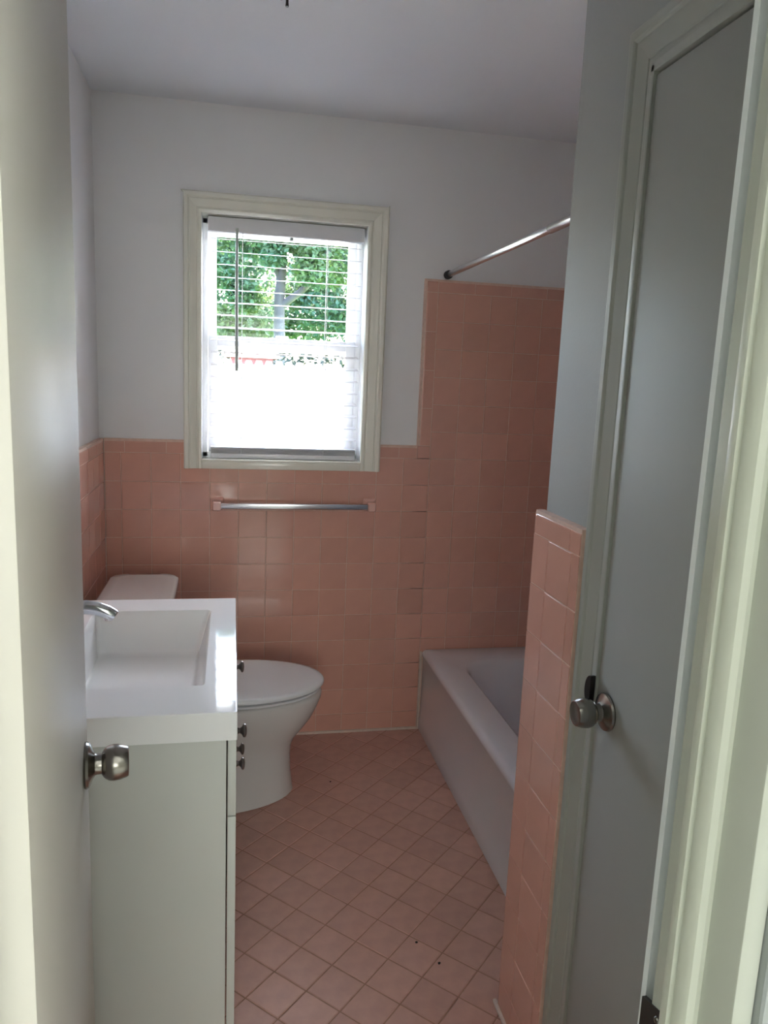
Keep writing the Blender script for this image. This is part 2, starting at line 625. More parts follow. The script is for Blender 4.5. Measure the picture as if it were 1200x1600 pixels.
# floor tiles, laid on the diagonal
HD = 0.0737
FS = HD * math.sqrt(2)
fx, fy = 0.661, -1.361
bm = bmesh.new()
hh = FS / 2 - .0016
add_box(bm, -hh, hh, -hh, hh, -.006, 0)
top = [e for e in bm.edges if all(abs(v.co.z) < 1e-6 for v in e.verts)]
bmesh.ops.bevel(bm, geom=top, offset=.0018, segments=1, affect='EDGES')
bmesh.ops.delete(bm, geom=[f for f in bm.faces if all(v.co.z < -.0055 for v in f.verts)], context='FACES_ONLY')
fme = bpy.data.meshes.new('floor_tile')
bmesh.ops.recalc_face_normals(bm, faces=bm.faces)
bm.to_mesh(fme)
bm.free()
for a in range(-12, 12):
    for b in range(-18, 24):
        if (a + b) % 2 == 0:
            continue
        x, y = fx + a * HD, fy + b * HD
        if x < -.03 or x > 1.34 or y > .06 or y < -2.43:
            continue
        if x < .40 and -1.50 < y < -.80:
            continue          # under the vanity
        if x > 1.19 and y < -1.52:
            continue
        link_mesh('tile', fme, 'floor_tile', floor, (x, y, random.uniform(-.0007, 0)),
                  (random.uniform(-.002, .002), random.uniform(-.002, .002), R(45)))

# ------------------------------------------------------------------ casing profile
CAS = [(0, 0), (0, .46), (.03, .58), (.15, .62), (.18, .58), (.19, .40), (.25, .38), (.27, .50), (.45, .62), (.60, .80), (.63, .82), (.65, .68),
       (.69, .68), (.72, .90), (.76, 1.0), (.90, 1.0), (.95, .90), (.975, .66), (1.0, .60), (1.0, 0)]


def casing_piece(name, side, s0, s1, t0, t1, w, d, mp, mt, parent, miter_bottom=False):
    """side L/R/T/B of an opening s0..s1 x t0..t1; mp maps (s, t, depth) to the room"""
    A, B = [], []
    for u, k in CAS:
        u, k = u * w, k * d
        if side == 'L':
            a, b = (s0 - u, t0 - (u if miter_bottom else 0)), (s0 - u, t1 + u)
        elif side == 'R':
            a, b = (s1 + u, t0 - (u if miter_bottom else 0)), (s1 + u, t1 + u)
        elif side == 'T':
            a, b = (s0 - u, t1 + u), (s1 + u, t1 + u)
        else:
            a, b = (s0 - u, t0 - u), (s1 + u, t0 - u)
        A.append(mp(*a, k))
        B.append(mp(*b, k))
    bm = bmesh.new()
    loft(bm, [A, B])
    return bm_obj(name, bm, mt, parent, smooth=20)


# ------------------------------------------------------------------ window
win = empty('window_1', (0.667, 0.0, 1.12))
tag(win, 'white double-hung window with cream moulded casing over the towel bar', 'window', kind='structure')


def wp(o):   # parts are built in room coordinates
    o.matrix_parent_inverse = win.matrix_basis.inverted()
    return o


def back_map(s, t, k):
    return (s, .006 - k, t)


for sd in 'LRT':
    wp(casing_piece('casing', sd, WX0, WX1, 1.122, WZ1, .066 if sd == 'L' else (.080 if sd == 'R' else .074), .026, back_map, 'trim_paint', win))
wp(box('apron', WX0, WX1, -.014, .012, 1.122, 1.150, 'trim_paint', win, bev=.003))
wp(box('stool', WX0 - .002, WX1 + .002, -.012, .10, 1.149, WZ0, 'trim_paint', win, bev=.003))
# liner of the opening
wp(box('jamb', WX0 - .012, WX0, .004, .17, WZ0, WZ1, 'vinyl', win))
wp(box('jamb', WX1, WX1 + .012, .004, .17, WZ0, WZ1, 'vinyl', win))
wp(box('head_jamb', WX0 - .012, WX1 + .012, .004, .17, WZ1, WZ1 + .012, 'trim_paint', win))
# vinyl frame with sashes
FY0, FY1 = .092, .168
wp(boxes('frame', [(WX0, WX0 + .020, FY0, FY1, WZ0, WZ1), (WX1 - .020, WX1, FY0, FY1, WZ0, WZ1),
                   (WX0, WX1, FY0, FY1, WZ0, WZ0 + .02), (WX0, WX1, FY0, FY1, WZ1 - .02, WZ1)], 'vinyl', win, bev=.002))


def sash(name, z0, z1, y0, y1, st, rail_b, rail_t):
    a, b = WX0 + .021, WX1 - .021
    s = wp(boxes(name, [(a, a + st, y0, y1, z0, z1), (b - st, b, y0, y1, z0, z1),
                        (a + st, b - st, y0, y1, z0, z0 + rail_b), (a + st, b - st, y0, y1, z1 - rail_t, z1)], 'vinyl', win, bev=.002))
    g = box('pane', a + st - .004, b - st + .004, (y0 + y1) / 2 - .002, (y0 + y1) / 2 + .002, z0 + rail_b - .004, z1 - rail_t + .004, 'glass', s)
    return s


sash('upper_sash', 1.578, WZ1 - .02, .132, .160, .030, .036, .034)
sash('lower_sash', WZ0 + .02, 1.630, .098, .126, .036, .024, .040)
wp(box('sash_lock', .64, .69, .100, .124, 1.630, 1.640, 'vinyl', win, bev=.002))

# ------------------------------------------------------------------ blind
bl = empty('window_blind', (0.673, .05, 1.16))
tag(bl, 'white slatted blind with open slats hanging inside the window', 'blind')


def bp_(o):
    o.matrix_parent_inverse = bl.matrix_basis.inverted()
    return o


BX0, BX1 = .379, .967
bp_(box('head_rail', BX0, BX1, .022, .082, 2.004, 2.056, 'blind_white', bl, bev=.004))
bm = bmesh.new()
prof = []
for k in range(9):
    u = -1 + 2 * k / 8
    prof.append((u * .024, .0010 * (1 - u * u)))
A = [(0, y, z + .0008) for y, z in prof] + [(0, y, z - .0008) for y, z in reversed(prof)]
loft(bm, [[(BX0 + .012, y, z) for _, y, z in A], [(BX1 - .006, y, z) for _, y, z in A]])
slat_me = bpy.data.meshes.new('slat')
bmesh.ops.recalc_face_normals(bm, faces=bm.faces)
bm.to_mesh(slat_me)
bm.free()
smooth_mesh(slat_me, 40)
for k in range(17):
    s = link_mesh('slat', slat_me, 'blind_white', bl, (0, .052, 1.982 - .0462 * k), (R(8.5 + random.uniform(-1.0, 1.0)), 0, 0))
    bp_(s)
for k in range(6):     # spare slats resting on the bottom rail
    s = link_mesh('slat', slat_me, 'blind_white', bl, (0, .052 + random.uniform(-.001, .001), 1.1815 + .0041 * k))
    bp_(s)
bp_(box('bottom_rail', BX0 + .012, BX1 - .006, .026, .078, 1.1595, 1.1795, 'blind_white', bl, bev=.004))
for x in (.507, .830):
    bp_(boxes('ladder_cord', [(x - .0011, x + .0011, .0262, .0280, 1.175, 2.01), (x - .0011, x + .0011, .0768, .0786, 1.175, 2.01)], 'cord', bl))
bm = bmesh.new()
tube(bm, [(.4855, .012, 2.012), (.486, .010, 1.80), (.488, .009, 1.497)], [.0050, .0062, .0068], 8)
bp_(bm_obj('tilt_wand', bm, 'wand_plastic', bl, smooth=40))
bp_(box('wand_hook', .480, .491, .008, .024, 2.008, 2.018, 'wand_plastic', bl, bev=.001))
bm = bmesh.new()
lathe(bm, [(0, .0035), (.004, .007), (.010, .007), (.013, .003)], (.690, .05, 2.006), (0, 0, -1), 10)
bp_(bm_obj('cord_button', bm, 'wand_plastic', bl, smooth=40))

# ------------------------------------------------------------------ entry jambs and stops (door frame)
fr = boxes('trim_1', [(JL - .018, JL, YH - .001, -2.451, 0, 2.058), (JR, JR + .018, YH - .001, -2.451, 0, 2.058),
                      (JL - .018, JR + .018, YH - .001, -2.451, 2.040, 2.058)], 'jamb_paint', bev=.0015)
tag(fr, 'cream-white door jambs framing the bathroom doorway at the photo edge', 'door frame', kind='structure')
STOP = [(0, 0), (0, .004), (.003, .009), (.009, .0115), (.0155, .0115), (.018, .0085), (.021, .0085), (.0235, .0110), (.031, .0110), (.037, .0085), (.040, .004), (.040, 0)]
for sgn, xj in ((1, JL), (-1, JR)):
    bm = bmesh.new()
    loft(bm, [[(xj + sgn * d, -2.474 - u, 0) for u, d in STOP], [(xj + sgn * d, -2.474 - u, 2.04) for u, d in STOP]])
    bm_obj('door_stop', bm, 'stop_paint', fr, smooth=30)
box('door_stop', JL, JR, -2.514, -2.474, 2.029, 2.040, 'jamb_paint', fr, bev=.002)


def front_map(s, t, k):      # bathroom face of the entry wall
    return (s, YE + k, t)


def hall_map(s, t, k):
    return (s, YH - k, t)


ct = empty('trim_2', (JR, YH, 0))
tag(ct, 'white moulded casing boards round the bathroom doorway', 'casing', kind='structure')
for sd in 'LRT':
    o = casing_piece('casing', sd, JL - .018, JR + .018, 0, 2.058, .058, .016, hall_map, 'casing_paint_shaded', ct)
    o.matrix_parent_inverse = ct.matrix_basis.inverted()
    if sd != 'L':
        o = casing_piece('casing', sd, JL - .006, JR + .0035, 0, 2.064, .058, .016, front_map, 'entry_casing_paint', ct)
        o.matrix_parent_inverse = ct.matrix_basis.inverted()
# strike plate let into the right jamb
bm = bmesh.new()
zc, yc = .916, -2.451
pts = [(yc + .013, zc + .021), (yc - .014, zc + .030), (yc - .024, zc + .018), (yc - .024, zc - .018), (yc - .014, zc - .030), (yc + .013, zc - .021)]
SPX = JR - .0012
loft(bm, [[(SPX, y, z) for y, z in pts], [(JR + .003, y, z) for y, z in pts]])
sp = bm_obj('strike_plate', bm, 'dark_metal')
tag(sp, 'dark metal strike plate on the right door jamb at the lower edge of the photo', 'strike plate')
for dz in (.019, -.019):
    bm = bmesh.new()
    lathe(bm, [(0, .0035), (.0012, .0028), (.0016, 0)], (SPX, yc - .012, zc + dz), (-1, 0, 0), 10)
    bm_obj('screw', bm, 'satin_nickel', sp, smooth=40)

# ------------------------------------------------------------------ door knobs
KNOB = [(0.0235, .0), (.0235, .010), (.024, .0165), (.028, .0215), (.034, .0252), (.041, .0262), (.049, .0255), (.057, .0232), (.0605, .0218), (.0612, .0205), (.0600, .018), (.0600, 0)]
ROSE = [(0, .033), (.003, .0340), (.0065, .0325), (.0085, .0285), (.0115, .0205), (.0145, .0160), (.017, .0150), (.026, .0150)]


def knob(parent, loc, axis, sub=None):
    bm = bmesh.new()
    lathe(bm, ROSE, loc, axis, 32)
    r = bm_obj('rose', bm, 'satin_nickel', parent, smooth=30)
    bm = bmesh.new()
    lathe(bm, KNOB, loc, axis, 36)
    k = bm_obj('knob', bm, 'satin_nickel', parent, smooth=30)
    return r, k


# ------------------------------------------------------------------ entry door, open into the room
H0 = Vector((.324, -2.430))
H1 = Vector((.257, -1.840))
dirv = (H1 - H0)
DL = dirv.length
dirv.normalize()
nrm = Vector((dirv.y, -dirv.x))          # faces the viewer's side (+x)
ang = math.atan2(dirv.y, dirv.x)
ed = empty('door_1', (H0.x, H0.y, 0), ang)     # local x along the leaf, local -y = visible face
tag(ed, 'off-white flush bathroom door standing open at the left edge', 'door', kind='structure')
box('leaf', 0, DL, 0, .035, .012, 2.03, 'door_paint', ed, bev=.0015)
knob(ed, (DL - .062, 0, .916), (0, -1, 0))
knob(ed, (DL - .062, .035, .916), (0, 1, 0))
box('latch_plate', DL - .0008, DL + .0012, .005, .030, .888, .944, 'satin_nickel', ed, bev=.0005)
for z in (.25, 1.05, 1.80):
    bm = bmesh.new()
    lathe(bm, [(0, .0055), (.088, .0055)], (-.004, .039, z - .044), (0, 0, 1), 12)
    bm_obj('hinge', bm, 'satin_nickel', ed, smooth=40)

# ------------------------------------------------------------------ closet door in the right-hand wall
CY0, CY1 = -2.355, -1.795           # leaf
cd = empty('door_2', (XR + .02, CY1, 0))
tag(cd, 'grey-white flush closet door with a round metal knob in the right-hand wall', 'door', kind='structure')


def cp(o):
    o.matrix_parent_inverse = cd.matrix_basis.inverted()
    return o


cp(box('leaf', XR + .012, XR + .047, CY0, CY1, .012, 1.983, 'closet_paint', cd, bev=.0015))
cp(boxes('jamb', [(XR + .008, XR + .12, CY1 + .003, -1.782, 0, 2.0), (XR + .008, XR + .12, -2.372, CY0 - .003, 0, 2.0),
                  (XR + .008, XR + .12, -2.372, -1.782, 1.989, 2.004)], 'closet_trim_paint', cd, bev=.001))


def right_map(s, t, k):      # s = -y
    return (XR + .020 - k, -s, t)


for sd in 'LRT':
    cp(casing_piece('casing', sd, 1.786, 2.368, 0, 1.996, .083, .016, right_map, 'closet_trim_paint', cd))
r_, k_ = knob(cd, (XR + .012, -1.834, .927), (-1, 0, 0))
cp(r_), cp(k_)
# dark strike in the casing edge beside the knob
bm = bmesh.new()
pts = []
for k in range(13):
    a = R(90 + 180 * k / 12)
    pts.append((-1.7935 - math.cos(a) * .021, .948 + math.sin(a) * .030))
loft(bm, [[(XR - .0030, y, z) for y, z in pts], [(XR + .006, y, z) for y, z in pts]])
o = cp(bm_obj('strike_plate', bm, 'dark_metal', cd))
o['label'] = 'black half-round strike plate above the knob'

# ------------------------------------------------------------------ bathtub
tb = empty('bathtub', ((TUBX + 2.03) / 2, -.738, 0))
tag(tb, 'white built-in bathtub with a plain apron along the right side', 'bathtub')
bm = bmesh.new()
cx, cy, hx, hy = (TUBX + 2.028) / 2, -.7385, (2.028 - TUBX) / 2, .7355
icx, icy = cx + .030, cy + .005
rings = [rrect(cx, cy, hx, hy, .004, 0.001), rrect(cx, cy, hx, hy, .004, .05), rrect(cx + .002, cy, hx - .003, hy, .004, .06),
         rrect(cx + .002, cy, hx - .003, hy, .004, .325),
         rrect(cx, cy, hx - .001, hy, .004, .335), rrect(cx, cy, hx - .0005, hy, .004, .345), rrect(cx, cy, hx - .004, hy - .002, .005, .355),
         rrect(cx, cy, hx - .011, hy - .006, .008, .3615), rrect(cx, cy, hx - .022, hy - .012, .012, .364),
         rrect(icx, icy, hx - .085, hy - .140, .13, .362), rrect(icx, icy, hx - .093, hy - .150, .13, .358),
         rrect(icx, icy, hx - .101, hy - .160, .13, .345), rrect(icx, icy, hx - .112, hy - .180, .13, .30),
         rrect(icx, icy, hx - .135, hy - .225, .13, .16), rrect(icx, icy, hx - .155, hy - .262, .12, .09),
         rrect(icx, icy, hx - .19, hy - .31, .10, .062), rrect(icx, icy, hx - .24, hy - .40, .08, .058)]
loft(bm, rings)
o = bm_obj('tub_shell', bm, 'tub_enamel', tb, smooth=40)
o.matrix_parent_inverse = tb.matrix_basis.inverted()
bm = bmesh.new()
lathe(bm, [(0, .028), (.003, .026), (.004, 0)], (icx, icy - .30, .0585), (0, 0, 1), 20)
o = bm_obj('drain', bm, 'chrome', tb, smooth=40)
o.matrix_parent_inverse = tb.matrix_basis.inverted()
bm = bmesh.new()
lathe(bm, [(0, .036), (.004, .034), (.006, 0)], (icx, icy - (hy - .19), .22), (0, 1, .25), 20)
o = bm_obj('overflow_plate', bm, 'chrome', tb, smooth=40)
o.matrix_parent_inverse = tb.matrix_basis.inverted()

# ------------------------------------------------------------------ shower rod
rod = empty('shower_curtain_rod', (1.298, -.74, 1.897))
tag(rod, 'chrome tension rod for a shower curtain running over the tub edge', 'curtain rod')


def cyl_y(name, x, z, y0, y1, r, mt, parent, n=20):
    bm = bmesh.new()
    lathe(bm, [(0, r * .9), (.002, r), (abs(y1 - y0) - .002, r), (abs(y1 - y0), r * .9)], (x, y0, z), (0, 1 if y1 > y0 else -1, 0), n)
    o = bm_obj(name, bm, mt, parent, smooth=40)
    o.matrix_parent_inverse = parent.matrix_basis.inverted()
    return o


RX, RZ = 1.298, 1.902
cyl_y('inner_tube', RX, RZ, -.012, -1.01, .0112, 'rod_chrome', rod)
cyl_y('outer_tube', RX, RZ, -1.00, -1.478, .0132, 'rod_chrome', rod)
cyl_y('end_cap', RX, RZ, -.001, -.024, .0165, 'rubber', rod)
cyl_y('end_cap', RX, RZ, -1.489, -1.466, .0165, 'rubber', rod)

# ------------------------------------------------------------------ towel bar
tbar = empty('towel_bar', (.715, 0, .985))
tag(tbar, 'chrome towel bar on pink ceramic posts below the window', 'towel bar')


def tp(o):
    o.matrix_parent_inverse = tbar.matrix_basis.inverted()
    return o


for s, x in ((1, .417), (-1, 1.020)):
    bm = bmesh.new()
    rings = []
    for (y, hx_, hz_) in ((-.0005, .026, .026), (-.006, .026, .026), (-.012, .021, .021), (-.026, .015, .0165), (-.044, .0155, .0175), (-.070, .0160, .0180), (-.076, .0125, .0145)):
        rings.append([(p[0], y, p[1]) for p in rrect(x, .985, hx_, hz_, .005, 0, 3)])
    loft(bm, rings)
    tp(bm_obj('post', bm, 'pink_ceramic', tbar, smooth=40))
tp(box('bar', .430, 1.007, -.068, -.048, .974, .996, 'bar_chrome', tbar, bev=.003, seg=3))

# ------------------------------------------------------------------ toilet
to = empty('toilet', (.42, -.41, 0))
tag(to, 'white close-coupled toilet with closed lid beside the vanity', 'toilet')
TY = -.410


def tpo(o):
    o.matrix_parent_inverse = to.matrix_basis.inverted()
    return o


def egg(xb, xf, hw, z, n=48, e=2.3, wide=.42):
    """outline with a blunt back and a rounder front"""
    out = []
    xm = xb + (xf - xb) * wide
    for k in range(n):
        a = 2 * math.pi * k / n
        c, s = math.cos(a), math.sin(a)
        ee = 2.0 if c > 0 else e
        cc = math.copysign(abs(c) ** (2 / ee), c)
        ss = math.copysign(abs(s) ** (2 / ee), s)
        x = xm + (xf - xm) * cc if c > 0 else xm + (xm - xb) * cc
        out.append((x, TY + hw * ss, z))
    return out


bm = bmesh.new()
loft(bm, [egg(.13, .694, .166, 0.0, e=5), egg(.13, .700, .172, .004, e=5), egg(.13, .697, .168, .02, e=5), egg(.13, .690, .155, .08, e=5),
          egg(.13, .688, .148, .14, e=5), egg(.13, .692, .148, .18, e=5), egg(.13, .706, .152, .21, e=4.5), egg(.13, .735, .162, .245, e=4),
          egg(.13, .764, .174, .285, e=4), egg(.13, .783, .183, .325, e=4), egg(.13, .794, .188, .355, e=4), egg(.13, .797, .189, .375, e=4),
          egg(.13, .793, .185, .3835, e=4), egg(.14, .780, .173, .3865, e=4)])
tpo(bm_obj('bowl', bm, 'porcelain', to, smooth=60))
bm = bmesh.new()
loft(bm, [egg(.287, .785, .178, .3915, e=3.2), egg(.284, .792, .185, .3930, e=3.2), egg(.284, .792, .185, .4000, e=3.2), egg(.290, .782, .175, .4020, e=3.2)])
tpo(bm_obj('seat', bm, 'seat_plastic', to, smooth=40))
bm = bmesh.new()
loft(bm, [egg(.290, .786, .176, .4080, e=3.2), egg(.281, .803, .192, .411, e=3.2), egg(.281, .804, .193, .419, e=3.2), egg(.285, .799, .189, .4245, e=3.2),
          egg(.30, .78, .175, .4275, e=3.2), egg(.36, .70, .12, .4295, e=3), egg(.45, .60, .05, .430, e=2.5)])
tpo(bm_obj('lid', bm, 'seat_plastic', to, smooth=50))
for s in (-1, 1):
    tpo(box('hinge_cap', .272, .306, TY + s * .075 - .018, TY + s * .075 + .018, .386, .418, 'seat_plastic', to, bev=.006))
    bm = bmesh.new()
    lathe(bm, [(0, .014), (.010, .013), (.016, .008), (.018, 0)], (.42, TY + s * .160, .012), (0, s * .6, 1), 14)
    tpo(bm_obj('bolt_cap', bm, 'porcelain', to, smooth=50))
bm = bmesh.new()
loft(bm, [rrect(.155, TY, .105, .19, .03, .375), rrect(.158, TY, .110, .198, .04, .39), rrect(.163, TY, .112, .205, .045, .52), rrect(.168, TY, .114, .210, .05, .715)])
tpo(bm_obj('tank', bm, 'porcelain', to, smooth=40))
bm = bmesh.new()
loft(bm, [rrect(.166, TY, .118, .214, .05, .716), rrect(.166, TY, .122, .220, .055, .720), rrect(.166, TY, .122, .220, .055, .742), rrect(.166, TY, .119, .217, .054, .752),
          rrect(.166, TY, .110, .208, .05, .757), rrect(.166, TY, .08, .18, .04, .759)])
tpo(bm_obj('tank_lid', bm, 'porcelain', to, smooth=50))
bm = bmesh.new()
tube(bm, [(.284, TY - .150, .672), (.300, TY - .150, .672), (.303, TY - .135, .670), (.303, TY - .085, .664)], [.010, .008, .007, .006], 10)
tpo(bm_obj('flush_lever', bm, 'chrome', to, smooth=50))

# ------------------------------------------------------------------ vanity cabinet and ceramic top
va = empty('vanity_cabinet', (.235, -1.162, 0))
tag(va, 'white vanity cabinet with two drawers over two doors and pewter knobs', 'cabinet')


def vp(o):
    o.matrix_parent_inverse = va.matrix_basis.inverted()
    return o


VY0, VY1 = -1.549, -.776
vp(boxes('body', [(.004, .4655, VY0, VY0 + .016, .0, .768), (.004, .4655, VY1 - .016, VY1, .0, .768), (.004, .4655, VY0 + .016, VY1 - .016, .09, .106),
                  (.004, .012, VY0 + .016, VY1 - .016, .09, .768), (.435, .4655, VY0 + .016, VY1 - .016, .745, .768), (.395, .41, VY0 + .016, VY1 - .016, 0, .09)], 'vanity_paint', va))
vp(box('inner_shadow_board', .448, .4635, VY0 + .018, VY1 - .018, .11, .742, 'gap_shade', va))
ym = (VY0 + VY1) / 2
KN = [(0, .0095), (.004, .0075), (.009, .0060), (.013, .0085), (.0165, .0150), (.0185, .0158), (.0215, .0150), (.0235, .0100), (.0245, 0)]


def front_panel(name, y0, y1, z0, z1, ky, kz):
    f = vp(box(name, .4685, .4855, y0, y1, z0, z1, 'vanity_paint', va, bev=.0015))
    bm = bmesh.new()
    lathe(bm, KN, (.4855, ky, kz), (1, 0, 0), 20)
    bm_obj('knob', bm, 'pewter', f, smooth=35)


for (a, b) in ((VY0 + .001, ym - .0015), (ym + .0015, VY1 - .001)):
    kc = (a + b) / 2
    front_panel('drawer_front', a, b, .6005, .7665, kc, .692)
front_panel('door', VY0 + .001, ym - .0015, .095, .5975, ym - .042, .530)
front_panel('door', ym + .0015, VY1 - .001, .095, .5975, ym + .042, .526)

vt = empty('washbasin', (.244, -1.162, .77))
tag(vt, 'glossy white ceramic washbasin top with a rectangular basin', 'washbasin')


def vtp(o):
    o.matrix_parent_inverse = vt.matrix_basis.inverted()
    return o


bm = bmesh.new()
cx, cy, hx, hy = .2445, -1.1625, .2425, .3935
bx, by, bhx, bhy = .262, -1.149, .155, .266
rings = [rrect(cx, cy, hx, hy, .003, .7700), rrect(cx, cy, hx, hy, .003, .8265), rrect(cx, cy, hx - .001, hy - .001, .003, .8290), rrect(cx, cy, hx - .0035, hy - .0035, .003, .8300),
         rrect(bx, by, bhx + .002, bhy + .002, .010, .8300), rrect(bx, by, bhx, bhy, .010, .8285), rrect(bx - .001, by, bhx - .004, bhy - .006, .012, .818),
         rrect(bx - .006, by + .002, bhx - .022, bhy - .055, .020, .738), rrect(bx - .007, by + .002, bhx - .026, bhy - .063, .022, .729),
         rrect(bx - .008, by + .002, bhx - .034, bhy - .078, .022, .7245), rrect(bx - .02, by, bhx - .10, bhy - .16, .02, .722), rrect(bx - .055, by - .037, .03, .03, .02, .7205)]
loft(bm, rings, close_start=False)
o = vtp(bm_obj('basin', bm, 'sink_ceramic', vt))
face_normals(o.data, 35)
bm = bmesh.new()
lathe(bm, [(0, .024), (.0025, .0235), (.0035, .020), (.0025, .016), (.0025, 0)], (.205, -1.186, .7207), (0, 0, 1), 24)
vtp(bm_obj('drain', bm, 'chrome', vt, smooth=40))

fa = empty('faucet', (.066, -1.157, .83))
tag(fa, 'chrome single-lever faucet arching over the washbasin', 'faucet')


def fp(o):
    o.matrix_parent_inverse = fa.matrix_basis.inverted()
    return o


bm = bmesh.new()
lathe(bm, [(0, .027), (.004, .027), (.008, .024), (.03, .021), (.075, .020), (.092, .022), (.105, .018), (.108, 0)], (.066, -1.157, .830), (0, 0, 1), 24)
fp(bm_obj('body', bm, 'chrome', fa, smooth=40))
bm = bmesh.new()
tube(bm, [(.066, -1.157, .900), (.090, -1.157, .918), (.112, -1.157, .927), (.135, -1.157, .9285), (.160, -1.157, .925), (.182, -1.157, .9155), (.196, -1.157, .907), (.200, -1.157, .904)],
     [.020, .0190, .0180, .0172, .0168, .0165, .0158, .0140], 18)
fp(bm_obj('spout', bm, 'chrome', fa, smooth=50))
bm = bmesh.new()
lathe(bm, [(0, .0115), (.014, .0115), (.016, .009), (.012, .008), (.012, 0)], (.184, -1.157, .911), (.18, 0, -1), 18)
fp(bm_obj('aerator', bm, 'chrome', fa, smooth=40))
bm = bmesh.new()
tube(bm, [(.066, -1.157, .936), (.060, -1.157, .952), (.030, -1.157, .972), (.010, -1.157, .980)], [.017, .013, .009, .007], 12)
fp(bm_obj('lever', bm, 'chrome', fa, smooth=50))

# ------------------------------------------------------------------ ceiling light (only its tip hangs into the picture)
cl = empty('ceiling_light', (.577, -1.13, CEIL))
tag(cl, 'small dark pendant ceiling light whose tip shows at the top edge', 'ceiling light')


def clp(o):
    o.matrix_parent_inverse = cl.matrix_basis.inverted()
    return o


bm = bmesh.new()
lathe(bm, [(0, .065), (.006, .065), (.016, .05), (.022, .016), (.024, 0)], (.577, -1.13, CEIL), (0, 0, -1), 28)
clp(bm_obj('canopy', bm, 'dark_metal', cl, smooth=40))
bm = bmesh.new()
lathe(bm, [(.018, .008), (.075, .008), (.080, .014), (.118, .014)], (.577, -1.13, CEIL), (0, 0, -1), 20)
clp(bm_obj('stem', bm, 'dark_metal', cl, smooth=40))
for dx, zl in ((-.0055, 2.3), (.0075, 2.287)):
    bm = bmesh.new()
    tube(bm, [(.577 + dx, -1.145, 2.345), (.577 + dx, -1.146, zl + .01), (.577 + dx, -1.146, zl)], [.003, .003, .0038], 10)
    clp(bm_obj('finial', bm, 'dark_metal', cl, smooth=50))

# ------------------------------------------------------------------ crumbs on the floor
for x, y, lb in ((.841, -.399, 'tiny dark crumb on the floor in front of the toilet'),
                 (.968, -1.244, 'tiny dark crumb in the middle of the near floor tiles'),
                 (1.010, -1.325, 'tiny dark crumb nearest the tiled right-hand wall')):
    bm = bmesh.new()
    bmesh.ops.create_icosphere(bm, subdivisions=1, radius=.0045)
    for v in bm.verts:
        v.co = Vector((v.co.x * random.uniform(.6, 1.3), v.co.y * random.uniform(.6, 1.3), v.co.z * .5))
    o = bm_obj('crumb', bm, 'debris', None, loc=(x, y, .0018))
    tag(o, lb, 'crumb', 'crumbs on the bathroom floor')

# ------------------------------------------------------------------ outside
GZ = -0.15
lawn = box('ground', -14, 18, .17, 40, GZ - .1, GZ, 'lawn')
tag(lawn, 'green lawn outside the window', 'lawn', kind='structure')

bounce_slab = box('bounce_slab', -14, 18, .17, 5.6, GZ, GZ + .04, 'concrete')  # unseen bright ground, added to bounce sunlight onto the ceiling
tag(bounce_slab, 'unseen pale concrete slab added to bounce sun up into the room', 'bounce slab', kind='structure')

# white scalloped picket fence
FY = 6.0
fen = empty('picket_fence', (1.0, FY, GZ))
tag(fen, 'sunlit white board fence with dog-eared tops seen through the lower sash', 'fence')


def fnp(o):
    o.matrix_parent_inverse = fen.matrix_basis.inverted()
    return o


FT = 1.635
PW = .115
bm = bmesh.new()
out = [(-PW / 2 + .001, 0), (PW / 2 - .001, 0), (PW / 2 - .001, FT - GZ - .075), (PW / 2 - .028, FT - GZ), (-PW / 2 + .028, FT - GZ), (-PW / 2 + .001, FT - GZ - .075)]
loft(bm, [[(x, 0, z) for x, z in out], [(x, .018, z) for x, z in out]])
pk = bpy.data.meshes.new('picket')
bmesh.ops.recalc_face_normals(bm, faces=bm.faces)
bm.to_mesh(pk)
bm.free()
for k in range(-36, 52):
    fnp(link_mesh('picket', pk, 'fence_paint', fen, (1.0 + k * PW, FY, GZ + random.uniform(-.006, .006))))
for z in (.25, .85, 1.42):
    fnp(box('rail', 1.0 - 36.5 * PW, 1.0 + 51.5 * PW, FY + .018, FY + .058, z - .045, z + .045, 'fence_paint', fen))
for k in range(5):
    x = 1.0 + (-36 + 22 * k) * PW
    fnp(box('post', x - .05, x + .05, FY + .018, FY + .118, GZ, FT - .10, 'fence_paint', fen))


def foliage(name, mt, parent, centres, n, size, seed):
    """many small folded leaves scattered in clumps"""
    rnd = random.Random(seed)
    verts, faces = [], []
    for i in range(n):
        (cx_, cy_, cz_, rr) = centres[rnd.randrange(len(centres))]
        while True:
            p = Vector((rnd.uniform(-1, 1), rnd.uniform(-1, 1), rnd.uniform(-1, 1)))
            if .25 < p.length < 1:
                break
        p = Vector((cx_, cy_, cz_)) + p * rr
        d = Vector((rnd.gauss(0, 1), rnd.gauss(0, 1), rnd.gauss(-.25, .8))).normalized()
        q = d.cross(Vector((rnd.gauss(0, 1), rnd.gauss(0, 1), rnd.gauss(0, 1)))).normalized()
        nn = d.cross(q)
        L = size * rnd.uniform(.6, 1.25)
        W = L * .30
        b = len(verts)
        verts += [p, p + d * L * .45 + q * W + nn * L * .08, p + d * L, p + d * L * .45 - q * W + nn * L * .08]
        faces += [(b, b + 1, b + 2), (b, b + 2, b + 3)]
    me = bpy.data.meshes.new(name)
    me.from_pydata([tuple(v) for v in verts], [], faces)
    me.update()
    o = link_mesh(name, me, mt, parent)
    o['kind'] = 'stuff'
    return o


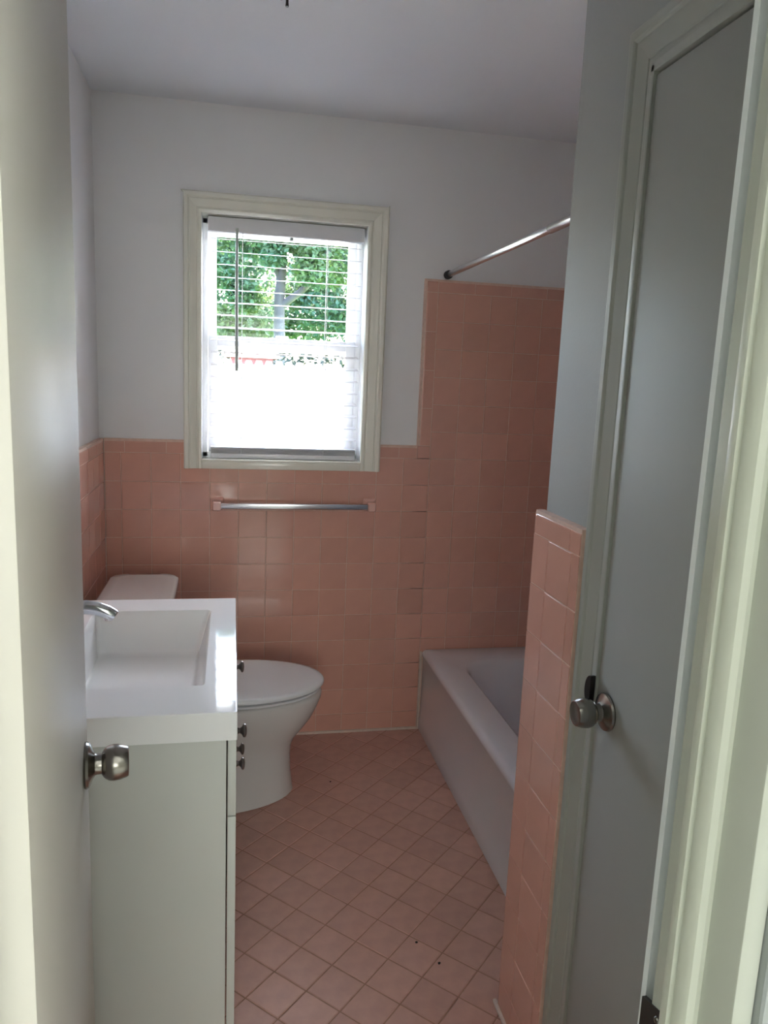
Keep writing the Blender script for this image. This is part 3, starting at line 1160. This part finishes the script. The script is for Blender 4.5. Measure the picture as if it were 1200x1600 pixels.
def tree(label, x, y, h, r0, clumps, n, leaf, mt, seed, branches=()):
    t = empty('tree', (x, y, GZ))
    tag(t, label, 'tree', 'trees behind the fence')

    def q(o):
        o.matrix_parent_inverse = t.matrix_basis.inverted()
        return o
    bm = bmesh.new()
    rnd = random.Random(seed)
    pts, rad = [], []
    for k in range(9):
        u = k / 8
        pts.append((x + rnd.uniform(-.03, .03), y + rnd.uniform(-.03, .03), GZ + h * u))
        rad.append(r0 * (1.25 if k == 0 else 1.06 - .45 * u))
    tube(bm, pts, rad, 14)
    q(bm_obj('trunk', bm, 'bark', t, smooth=50))
    for pts_, rad_ in branches:
        bm = bmesh.new()
        tube(bm, pts_, rad_, 8)
        q(bm_obj('branch', bm, 'bark', t, smooth=50))
    q(foliage('foliage', mt, t, clumps, n, leaf, seed))
    return t


rnd = random.Random(3)


def clump_field(x0, x1, y0, y1, z0, z1, n, r, hole=None):
    out = []
    while len(out) < n:
        c = (rnd.uniform(x0, x1), rnd.uniform(y0, y1), rnd.uniform(z0, z1), rnd.uniform(.6, 1) * r)
        if hole and hole(c):
            continue
        out.append(c)
    return out


tree('broad tree with a thick grey trunk in the middle of the upper window', 1.478, 14.0, 4.3, .155,
     clump_field(-.8, 4.0, 13.0, 14.8, 3.7, 5.6, 40, .55) + clump_field(-.6, 1.0, 13.4, 14.6, 2.9, 3.7, 5, .42) + clump_field(.9, 2.2, 13.2, 13.5, 3.65, 4.6, 9, .40), 30000, .13, 'leaf', 11,
     branches=[([(1.50, 14.0, 2.95), (1.9, 13.9, 3.25), (2.32, 13.8, 3.72), (2.45, 13.8, 4.05), (2.68, 13.75, 4.5)], [.085, .07, .065, .055, .03]),
               ([(2.35, 13.8, 3.75), (2.1, 13.7, 3.70), (1.95, 13.65, 3.85)], [.05, .03, .015]),
               ([(1.46, 14.0, 3.5), (1.2, 13.8, 4.0), (1.0, 13.7, 4.5)], [.07, .045, .02]),
               ([(2.42, 13.8, 4.0), (2.38, 13.75, 4.6), (2.5, 13.7, 5.1)], [.04, .03, .015])])
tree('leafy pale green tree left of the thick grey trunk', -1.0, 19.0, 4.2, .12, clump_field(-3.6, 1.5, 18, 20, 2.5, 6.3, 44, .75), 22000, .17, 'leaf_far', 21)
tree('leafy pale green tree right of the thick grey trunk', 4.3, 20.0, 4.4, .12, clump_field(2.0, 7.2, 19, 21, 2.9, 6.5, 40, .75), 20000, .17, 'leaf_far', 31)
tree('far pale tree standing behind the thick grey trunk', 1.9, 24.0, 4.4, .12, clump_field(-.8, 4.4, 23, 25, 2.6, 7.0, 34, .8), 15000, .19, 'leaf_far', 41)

hg = empty('hedge', (1.5, 9.2, GZ))
tag(hg, 'dark hedge just showing above the white fence', 'hedge')
o = foliage('foliage', 'hedge_leaf', hg, [(x_ * .45 - 4, 9.2, z_, .55) for x_ in range(28) for z_ in (.5, 1.1, 1.5)], 26000, .11, 51)
o.matrix_parent_inverse = hg.matrix_basis.inverted()

sh = empty('shed', (.72, 7.8, GZ))
tag(sh, 'low red shed peeping between the fence top and the sash rail', 'shed')


def shp(o):
    o.matrix_parent_inverse = sh.matrix_basis.inverted()
    return o


shp(box('wall', .45, 1.0, 7.4, 8.2, GZ, 1.70, 'shed_wall', sh))
bm = bmesh.new()
loft(bm, [[(.38, 7.32, 1.69), (.38, 8.28, 1.69), (.38, 7.8, 1.90)], [(1.07, 7.32, 1.69), (1.07, 8.28, 1.69), (1.07, 7.8, 1.90)]])
shp(bm_obj('roof', bm, 'shed_wall', sh))
shp(box('door', .55, .9, 7.37, 7.4, GZ, 1.5, 'shed_roof', sh))
